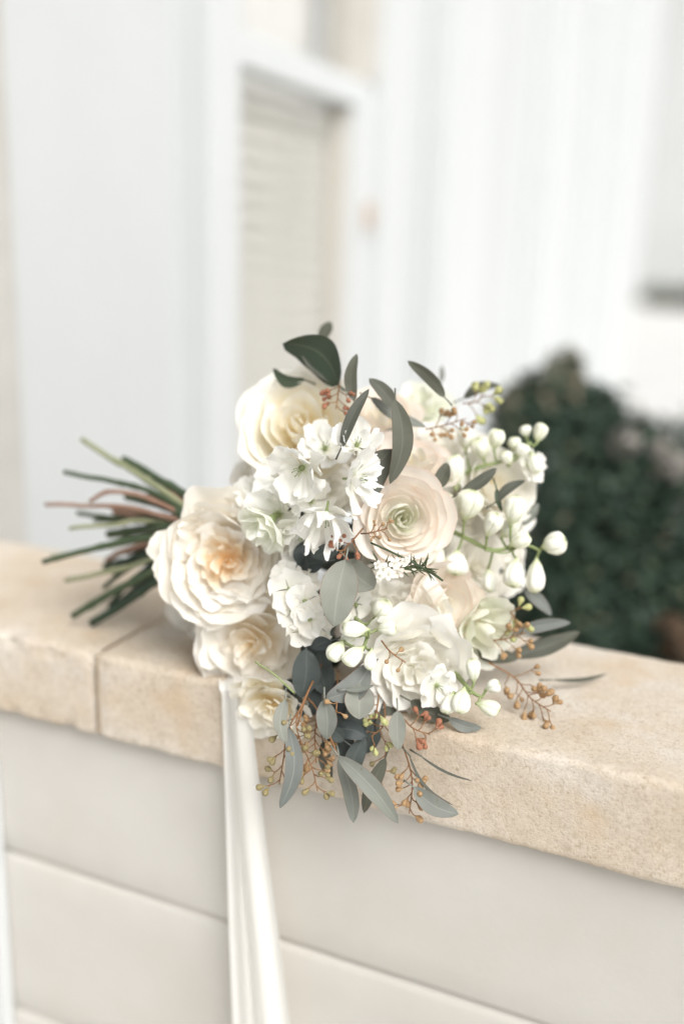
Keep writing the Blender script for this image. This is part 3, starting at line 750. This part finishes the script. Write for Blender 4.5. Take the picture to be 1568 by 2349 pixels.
LV = [ # base, tip, width, d0, d1, material, bow, arch, roll, shape
 ((793, 1283), (765, 1437), 88, .772, .768, G, .03, .02, .15, 'oval'),
 ((797, 1284), (858, 1350), 76, .786, .790, G, .10, .02, -.25, 'oval'),
 ((778, 1246), (714, 1278), 40, .790, .798, DK, -.05, .05, .3, 'oval'),
 ((655, 1604), (655, 1706), 36, .790, .782, G, .13, .02, .25, 'lance'),
 ((662, 1668), (642, 1854), 44, .786, .782, G, -.12, .02, .15, 'lance'),
 ((744, 1604), (748, 1697), 50, .786, .784, G, -.05, .04, -.3, 'oval'),
 ((775, 1733), (913, 1889), 46, .785, .783, G, -.05, .03, .1, 'lance'),
 ((778, 1738), (811, 1887), 42, .800, .800, G, -.06, .02, -.4, 'lance'),
 ((948, 1806), (1051, 1868), 46, .785, .781, G, .10, .03, .2, 'lance'),
 ((884, 1738), (834, 1866), 40, .803, .805, O, .05, .02, .3, 'lance'),
 ((911, 1630), (913, 1720), 42, .790, .788, G, .02, .03, .15, 'lance'),
 ((938, 1733), (1040, 1848), 9, .792, .786, O, .13, .02, .5, 'lance'),
 ((962, 1733), (1084, 1792), 7, .792, .783, O, .06, .02, .5, 'lance'),
 ((826, 1568), (824, 1650), 70, .790, .784, G, .02, .03, .1, 'oval'),
 ((848, 1528), (748, 1602), 62, .795, .788, G, -.14, .05, -.2, 'lance'),
 ((792, 1582), (858, 1572), 14, .783, .780, G, .05, .02, .4, 'lance'),
 ((702, 1488), (690, 1602), 66, .812, .812, DK, -.05, .05, .2, 'oval'),
 ((735, 1490), (750, 1596), 62, .828, .825, DK, .05, .05, -.2, 'oval'),
 ((768, 1672), (842, 1690), 44, .803, .800, DK, -.10, .06, .2, 'oval'),
 ((835, 1690), (795, 1800), 46, .806, .806, DK, .05, .04, .2, 'lance'),
 ((760, 1470), (715, 1486), 36, .805, .812, DK, .05, .05, .2, 'oval'),
 ((790, 1700), (752, 1668), 36, .800, .800, DK, .05, .05, .2, 'oval'),
 ((815, 1640), (770, 1560), 70, .835, .835, DK, .05, .05, .0, 'oval'),
 ((700, 1240), (700, 1310), 50, .835, .830, DK, .05, .05, .1, 'oval'),
 ((760, 1250), (700, 1300), 52, .83, .825, DK, .05, .05, .1, 'oval'),
 ((820, 1225), (850, 1165), 60, .835, .83, DK, .05, .05, .1, 'oval'),
 # crown of the bouquet
 ((720, 1560), (700, 1650), 64, 0.835, 0.832, DK, .05, .05, 0.1, 'oval'),
 ((780, 1590), (745, 1690), 70, 0.832, 0.828, DK, .05, .05, -0.2, 'oval'),
 ((850, 1600), (800, 1680), 70, 0.830, 0.825, DK, .05, .05, 0.2, 'oval'),
 ((870, 1640), (838, 1730), 50, 0.822, 0.820, DK, .05, .05, 0.3, 'oval'),
 ((770, 1640), (800, 1740), 60, 0.822, 0.818, DK, .05, .05, 0.1, 'oval'),
 ((680, 1560), (655, 1600), 44, 0.835, 0.830, DK, .05, .05, 0.3, 'oval'),
 ((900, 1620), (870, 1690), 50, 0.825, 0.822, O, .05, .05, 0.3, 'oval'),
 ((760, 1440), (690, 1500), 60, 0.840, 0.835, DK, .05, .05, 0.2, 'oval'),
 ((850, 1560), (900, 1640), 50, 0.835, 0.830, DK, .05, .05, 0.2, 'oval'),
 ((740, 1700), (760, 1790), 30, 0.815, 0.813, O, .05, .05, 0.3, 'oval'),
 ((740, 1290), (690, 1300), 44, 0.820, 0.830, DK, .05, .05, 0.2, 'oval'),
 ((800, 1330), (840, 1400), 50, 0.825, 0.820, DK, .05, .05, 0.2, 'oval'),
 ((560, 1380), (470, 1400), 90, .900, .915, DK, .05, .05, .2, 'oval'),  # this and the next five: hidden leaves added to block light under the roses
 ((600, 1420), (500, 1440), 90, .900, .915, DK, .05, .05, .2, 'oval'),
 ((620, 1460), (530, 1490), 90, .900, .915, DK, .05, .05, .2, 'oval'),
 ((580, 1400), (480, 1370), 90, .900, .915, DK, .05, .05, .2, 'oval'),
 ((640, 1480), (560, 1510), 90, .900, .915, DK, .05, .05, .2, 'oval'),
 ((560, 1340), (450, 1350), 90, .900, .915, DK, .05, .05, .2, 'oval'),
 ((778, 884), (648, 788), 92, .862, .862, GR, .20, .03, .5, 'lance'),
 ((772, 880), (690, 800), 40, .866, .866, O, -.04, .03, -.4, 'lance'),
 ((732, 778), (759, 738), 32, .910, .910, O, .05, .03, .3, 'lance'),
 ((700, 872), (626, 846), 30, .872, .872, GR, -.22, .03, .3, 'lance'),
 ((812, 922), (818, 812), 32, .835, .835, O, -.10, .02, .2, 'lance'),
 ((782, 1028), (846, 892), 30, .788, .795, O, -.05, .02, .2, 'lance'),
 ((908, 938), (846, 868), 36, .835, .835, O, .05, .03, -.2, 'lance'),
 ((905, 915), (893, 1110), 52, .800, .800, O, -.12, .02, .2, 'lance'),
 ((900, 1030), (852, 1142), 66, .812, .805, O, .14, .02, .3, 'oval'),
 ((848, 912), (978, 980), 34, .845, .855, G, .06, .02, .4, 'lance'),
 ((1020, 912), (934, 828), 30, .842, .842, O, .06, .02, .3, 'lance'),
 ((1062, 914), (1146, 884), 28, .905, .905, O, -.12, .02, .3, 'lance'),
 ((1058, 1128), (1138, 1074), 30, .835, .835, O, .05, .02, .2, 'lance'),
 ((1000, 1122), (1026, 1062), 36, .838, .840, O, .02, .02, .2, 'lance'),
 ((1136, 1152), (1204, 1102), 24, .848, .848, O, -.10, .02, .3, 'lance'),
 ((1138, 1120), (1150, 1175), 16, .848, .848, GR, .05, .02, .3, 'lance'),
 ((1196, 1206), (1234, 1154), 22, .885, .890, G, .05, .02, .3, 'lance'),
 ((1200, 1352), (1264, 1412), 32, .880, .880, G, -.05, .02, .3, 'lance'),
 ((1178, 1454), (1308, 1428), 30, .862, .870, G, -.05, .02, .1, 'lance'),
 ((1168, 1506), (1330, 1450), 44, .875, .890, O, .03, .02, .5, 'lance'),
 ((1075, 1484), (1190, 1510), 40, .868, .868, O, .05, .02, .3, 'lance'),
 ((940, 1608), (1035, 1652), 42, .815, .810, O, .05, .02, .4, 'lance'),
 ((1028, 1648), (1104, 1670), 28, .800, .798, G, .10, .02, .2, 'lance'),
 ((582, 972), (588, 946), 18, .89, .89, GR, .05, .02, .2, 'lance'),
 ((1010, 880), (1012, 838), 12, .96, .96, G, .05, .02, .2, 'lance'),
 ((700, 1010), (640, 1030), 30, .90, .90, G, .05, .02, .2, 'lance'),
]
for (b0, t0, w_, d0, d1, mm, bow, arch, roll, shp) in LV: leaf(b0, t0, w_, d0, d1, mm, bow, arch, roll, shp, twist=.25)
leaf((1262, 1560), (1392, 1545), 12, d_top(1262, 1565, .012), d_top(1392, 1549, .006), O, .04, .03, .9, 'lance')
# leaves deep inside, filling the gaps between the flowers
rng = random.Random(99)
for k in range(90):
    a = rng.random() * 6.28; q = math.sqrt(rng.random()) * .86
    x, y = 835 + 285 * q * math.cos(a), 1290 + 325 * q * math.sin(a) - 20
    if x < 560 and y > 1400: continue
    d = .868 + rng.random() * .05 + .05 * q
    an = rng.random() * 6.28; L = rng.uniform(70, 120)
    leaf((x, y), (x + L * math.cos(an), y + L * math.sin(an) * .8), rng.uniform(45, 75), d, d + rng.uniform(-.03, .03), rng.choice((DK, DK, GR)), 0, .08, rng.uniform(-.7, .7), 'oval', 9, 5, twist=.4)

# --- seed sprays
def pod_mesh():
    prof = [(.10, 0), (.16, .25), (.36, .6), (.50, .95), (.46, 1.25), (.30, 1.38), (.34, 1.44), (.10, 1.5)]
    n = 8; v = [(r * math.cos(2 * PI * i / n), r * math.sin(2 * PI * i / n), z) for (r, z) in prof for i in range(n)]
    f = grid_faces(n, len(prof), 0, True); f.append(tuple(range(len(v) - n, len(v))))
    return v, f
PV, PF = pod_mesh(); POD = {}
def pod(material):
    if material.name not in POD:
        me = bpy.data.meshes.new('seed_pod'); me.from_pydata(PV, [], PF); me.materials.append(material)
        me.polygons.foreach_set('use_smooth', [True] * len(me.polygons)); POD[material.name] = me
    return POD[material.name]
def seed_sprig(stem, n, spread, podpx, material, seed, twig=None, dens=3, start=.35):
    rng = random.Random(seed); pts = [P(*s) for s in stem]; o = pts[0]; dm = stem[-1][2]
    path = smooth_path(pts, 16); mb = MB(); mb.add(*tube([p - o for p in path], [.0008 - .0003 * k / 16 for k in range(17)], 6))
    pods = []; u = dm / FPX
    for k in range(n):
        t = start + (1 - start) * (k + .5) / n; i = min(int(t * 16), 15); p = path[i]; ax = (path[i + 1] - path[i]).normalized()
        sdv = ax.cross(FW).normalized() * (1 if k % 2 else -1)
        dr = (sdv * rng.uniform(.5, 1) + ax * rng.uniform(.2, .9) + FW * rng.uniform(-.6, .3)).normalized()
        e = p + dr * spread * u * rng.uniform(.5, 1.1) * (1.1 - .4 * t)
        mb.add(*tube([p - o, p.lerp(e, .5) - o + ax * .0008, e - o], [.0005, .00045, .00045], 5))
        for q in range(dens):
            d2 = (dr + Vector((rng.uniform(-1, 1), rng.uniform(-1, 1), rng.uniform(-1, 1))) * .8).normalized()
            e2 = e + d2 * podpx * u * rng.uniform(.25, .7)
            mb.add(*tube([e - o, e2 - o], [.0004, .0004], 5)); pods.append((e2 - o, d2, podpx * u * rng.uniform(.8, 1.15)))
    part = mb.build('seed_sprig', twig or M_TWIG, bq, loc=o - B)
    for (p, d2, s) in pods:
        ob = bpy.data.objects.new('seed_pod', pod(material)); COL.objects.link(ob); ob.parent = part
        ob.matrix_local = Matrix.Translation(p) @ d2.to_track_quat('Z', 'Y').to_matrix().to_4x4() @ Matrix.Diagonal((s * .92, s * .92, s * .84, 1))
seed_sprig([(832, 1212, .80), (808, 1240, .782), (776, 1272, .778)], 5, 26, 13, M_PODR, 1)
seed_sprig([(828, 1224, .80), (850, 1222, .778), (888, 1212, .774)], 6, 26, 8, M_POD, 2, dens=2)
seed_sprig([(778, 880, .85), (775, 905, .842), (770, 938, .838)], 6, 30, 13, M_PODR, 3, start=.1)
seed_sprig([(975, 985, .87), (1020, 975, .865), (1068, 960, .862)], 7, 30, 13, M_POD, 4, start=.1)
seed_sprig([(1060, 925, .90), (1090, 922, .895), (1112, 905, .895)], 5, 26, 18, M_PODY, 5, start=.1)
seed_sprig([(748, 1500, .835), (695, 1610, .795), (680, 1670, .792), (715, 1760, .79), (728, 1815, .788)], 12, 30, 15, M_PODG, 6, dens=2)
seed_sprig([(705, 1600, .83), (662, 1670, .796), (650, 1740, .797), (640, 1800, .797)], 7, 36, 16, M_PODG, 7, dens=2)
seed_sprig([(735, 1630, .83), (722, 1680, .808), (725, 1750, .805)], 15, 44, 13, M_POD, 8, dens=3, start=.05)
seed_sprig([(775, 1540, .83), (772, 1610, .788), (770, 1640, .784)], 2, 14, 15, M_POD, 9, dens=1)
seed_sprig([(880, 1590, .84), (880, 1660, .80), (850, 1690, .80)], 6, 34, 15, M_PODY, 10, dens=2)
seed_sprig([(890, 1600, .84), (940, 1665, .80), (985, 1685, .797)], 6, 32, 16, M_PODR, 11, dens=2)
seed_sprig([(905, 1660, .83), (935, 1745, .797), (945, 1800, .795), (938, 1866, .793)], 10, 32, 15, M_POD, 12, dens=2)
seed_sprig([(895, 1670, .83), (880, 1750, .81), (868, 1800, .81)], 4, 26, 12, M_PODG, 13, dens=2)
seed_sprig([(875, 1470, .80), (895, 1495, .785), (930, 1520, .782)], 3, 18, 13, M_POD, 14, dens=1)
seed_sprig([(1120, 1520, .845), (1180, 1555, d_top(1180, 1570, .02)), (1215, 1600, d_top(1215, 1610, .012)), (1262, 1632, d_top(1262, 1636, .008))], 13, 44, 16, M_POD, 15, dens=2, start=.25)
seed_sprig([(1120, 1470, .85), (1160, 1465, .845), (1205, 1450, .842)], 6, 34, 15, M_POD, 16, dens=2, start=.1)
seed_sprig([(1150, 1400, .86), (1175, 1410, .855), (1185, 1440, .855)], 5, 24, 17, M_PODY, 17, dens=2, start=.1)
seed_sprig([(870, 1580, .84), (865, 1620, .795), (858, 1650, .795)], 3, 24, 15, M_PODY, 18, dens=2)
for k, pl in enumerate([[(850, 1245, .782), (905, 1270, .776), (965, 1300, .776), (1015, 1332, .785)], [(585, 1518, .795), (630, 1548, .790), (675, 1590, .79)], [(745, 1510, .838), (705, 1590, .80), (682, 1665, .792)], [(705, 1600, .825), (735, 1640, .80), (775, 1735, .79)], [(1195, 1250, .85), (1160, 1268, .842), (1110, 1262, .842)]]):
    mb = MB(); p = [P(*q) for q in pl]; o = p[0]; mb.add(*tube([q - o for q in smooth_path(p, 14)], [.0008] * 15, 6)); mb.build('twig', [M_STEM, M_PED, M_TWIG, M_TWIG, M_PED][k], bq, loc=o - B)

# --- waxflower sprig
rng = random.Random(5)
pts = smooth_path([P(850, 1290, .80), P(900, 1302, .782), P(955, 1302, .778), P(985, 1306, .778)], 14); o = pts[0]
mb = MB(); mb.add(*tube([p - o for p in pts], [.0008] * 15, 6))
wax = mb.build('waxflower_sprig', M_NEEDLE, bq, loc=o - B)
for k in range(46):
    p = pts[rng.randrange(2, 15)]; an = rng.uniform(-1.3, 1.3) if rng.random() < .75 else rng.uniform(1.3, 3.6)
    d2 = vdir(math.cos(an), math.sin(an), rng.uniform(-.3, .6)); L = rng.uniform(22, 38) / FPX * .78
    nb = MB(); nb.add(*tube([p - o, p + d2 * L * .5 - o, p + d2 * L - o], [.0006, .0007, .0002], 5)); nb.build('needle', M_NEEDLE, wax)
for k, (x, y) in enumerate([(880, 1305), (905, 1292), (893, 1318), (915, 1312), (868, 1296), (930, 1288), (872, 1320)]):
    d = .774; R_ = (16 if k < 4 else 12) / FPX * d; fm = frame(vdir(rng.uniform(-.4, .4), rng.uniform(-.3, .4), 1), k)
    fb = MB()
    for q in range(5):
        c = Vector((math.cos(q * 1.257) * .62, math.sin(q * 1.257) * .62, .15)); rim = []
        for i in range(10): rim.append(fm @ ((c + Vector((math.cos(i * .628) * .36, math.sin(i * .628) * .36, .10))) * R_) + P(x, y, d) - o)
        fb.add([fm @ (c * R_) + P(x, y, d) - o] + rim, [(0, 1 + i, 1 + (i + 1) % 10) for i in range(10)], [(.5, .6)] + [(.5, 1)] * 10)
    v, f, uv = tube([fm @ (Vector((0, 0, z)) * R_) + P(x, y, d) - o for z in (-.35, .0, .22, .1)], [R_ * .1, R_ * .32, R_ * .36, R_ * .1], 8); fb.add(v, f, [(.5, .05)] * len(v))
    fb.build('floret', M_BLUSH if k % 2 else M_WHITE, wax)

# --- stems, fanning out of the binding
ST = [ # points, radius px, material
 ([(188, 1010, 0.990), (285, 1068, 0.970), (350, 1110, 0.945), (470, 1190, 0.885)], 8, M_STEMP), ([(285, 1052, 0.985), (350, 1092, 0.965), (430, 1138, 0.915), (500, 1190, 0.885)], 11, M_STEM),
 ([(148, 1084, 0.975), (250, 1104, 0.960), (340, 1125, 0.940), (470, 1200, 0.885)], 7, M_STEM), ([(104, 1157, 0.985), (200, 1160, 0.965), (300, 1165, 0.945), (470, 1215, 0.890)], 6, M_STEMR),
 ([(205, 1150, 0.955), (255, 1128, 0.950), (330, 1140, 0.935), (470, 1205, 0.885)], 6, M_STEMR), ([(160, 1212, 0.965), (255, 1203, 0.955), (350, 1195, 0.935), (480, 1225, 0.885)], 6, M_STEMP),
 ([(180, 1178, 0.995), (280, 1190, 0.970), (360, 1195, 0.945), (480, 1225, 0.890)], 7, M_STEM), ([(98, 1288, 0.960), (200, 1262, 0.945), (300, 1240, 0.930), (480, 1225, 0.880)], 8, M_STEM),
 ([(120, 1278, 0.985), (240, 1255, 0.965), (330, 1238, 0.940), (480, 1230, 0.885)], 7, M_STEMP), ([(150, 1332, 0.990), (260, 1308, 0.965), (330, 1290, 0.945), (480, 1240, 0.885)], 7, M_STEMP),
 ([(168, 1414, 0.980), (250, 1362, 0.960), (330, 1320, 0.935), (480, 1240, 0.885)], 10, M_STEM), ([(212, 1428, 0.985), (290, 1380, 0.965), (360, 1330, 0.935), (480, 1250, 0.885)], 12, M_STEMD),
 ([(250, 1225, 0.985), (330, 1215, 0.955), (400, 1215, 0.910), (490, 1230, 0.885)], 13, M_STEM), ([(290, 1140, 0.985), (350, 1152, 0.955), (420, 1180, 0.905), (490, 1215, 0.885)], 11, M_STEM),
 ([(330, 1095, 0.985), (390, 1130, 0.935), (430, 1165, 0.905), (490, 1215, 0.885)], 9, M_STEMR), ([(240, 1300, 1.005), (320, 1280, 0.970), (400, 1255, 0.915), (490, 1235, 0.885)], 12, M_STEMD),
 ([(255, 1395, 1.000), (320, 1350, 0.970), (390, 1300, 0.915), (490, 1245, 0.885)], 11, M_STEMD), ([(270, 1170, 0.965), (340, 1176, 0.945), (400, 1190, 0.910), (490, 1220, 0.890)], 6, M_STEMR),
 ([(330, 1185, 0.995), (390, 1195, 0.945), (430, 1205, 0.915), (490, 1225, 0.890)], 12, M_STEMR), ([(300, 1260, 0.995), (370, 1250, 0.960), (420, 1240, 0.915), (490, 1230, 0.890)], 12, M_STEM),
 ([(215, 1195, 0.990), (300, 1195, 0.965), (380, 1205, 0.920), (490, 1225, 0.890)], 5, M_STEM), ([(345, 1130, 1.005), (400, 1155, 0.950), (440, 1180, 0.920), (490, 1215, 0.895)], 12, M_STEM),
]
rs = random.Random(8)
for k in range(12):
    ex, ey = rs.uniform(230, 330), rs.uniform(1110, 1400)
    ST.append(([(ex, ey, 1.0 + rs.uniform(-.02, .02)), (ex * .6 + 400 * .4, ey * .6 + 1215 * .4 + rs.uniform(-6, 6), .97), (430, 1215 + (ey - 1215) * .22, .945), (490, 1225, .925)], rs.uniform(7, 13), rs.choice((M_STEM, M_STEMD, M_STEMD, M_STEMR))))
rng = random.Random(21)
for pl, r, mm in ST:
    p = [P(*q) for q in pl]; o = p[0]; path = smooth_path(p, 18); rr = r / FPX * .9
    nodes = [rng.randrange(3, 12), rng.randrange(5, 14)]
    path = [q + Vector((fbm(q, 30), fbm(q + Vector((5, 0, 0)), 30), fbm(q + Vector((0, 7, 0)), 30))) * .0012 for q in path]
    mb = MB(); mb.add(*tube([q - path[0] for q in path], [rr * (.85 + .012 * k + (.22 if k in nodes else 0)) for k in range(19)], 9))
    mb.build('stem', mm, bq, loc=path[0] - B)
# binding and ribbon
p = [P(462, 1215, .940), P(486, 1226, .935), P(512, 1238, .930), P(540, 1248, .925)]; o = p[0]
mb = MB(); mb.add(*tube([q - o for q in smooth_path(p, 10)], [.017 + .0012 * math.sin(k * 2.1) for k in range(11)], 20)); mb.build('ribbon_binding', M_RIB, bq, loc=o - B)
def ribbon(path, widths, waves, amp, phase):
    pts = smooth_path(path, 60); nu = 25; v, uv = [], []
    for k, p in enumerate(pts):
        t = k / 60; i = t * (len(widths) - 1); a = int(min(i, len(widths) - 2)); wd = widths[a] + (widths[a + 1] - widths[a]) * (i - a)
        tg = (pts[min(k + 1, 60)] - pts[max(k - 1, 0)]).normalized(); sdv = Vector((1, 0, 0)) - tg * tg.x; sdv.normalize(); nn = sdv.cross(tg)
        if nn.dot(FW) > 0: nn = -nn
        for j in range(nu):
            u = -1 + 2 * j / (nu - 1)
            z = amp * math.sin(waves * PI * u + phase + .9 * math.sin(t * 2.4)) * (.5 + .8 * t) + amp * .4 * math.sin(waves * 2.3 * u + t * 3)
            v.append(p + sdv * (u * wd / 2) + nn * z - pts[0]); uv.append(((u + 1) / 2, t))
    mk('ribbon_tail', v, grid_faces(nu, 61), M_RIB, bq, uv, True, pts[0] - B)
def F(px, py, off): return P(px, py, d_front(px, py, off))
ribbon([P(505, 1290, .905), P(520, 1400, .905), P(530, 1490, .912), P(533, 1545, .890), F(536, 1585, .006), F(540, 1690, .007), F(550, 1900, .009), F(560, 2150, .010), F(574, 2430, .010)], [.022, .024, .025, .025, .025, .026, .029, .032, .035], 1.35, .0017, .4)
ribbon([P(512, 1290, .900), P(532, 1400, .900), P(545, 1490, .905), P(548, 1545, .884), F(550, 1592, .010), F(558, 1700, .014), F(582, 1950, .016), F(608, 2180, .017), F(634, 2430, .018)], [.016, .018, .020, .020, .020, .022, .028, .033, .038], 1.2, .0016, 2.0)
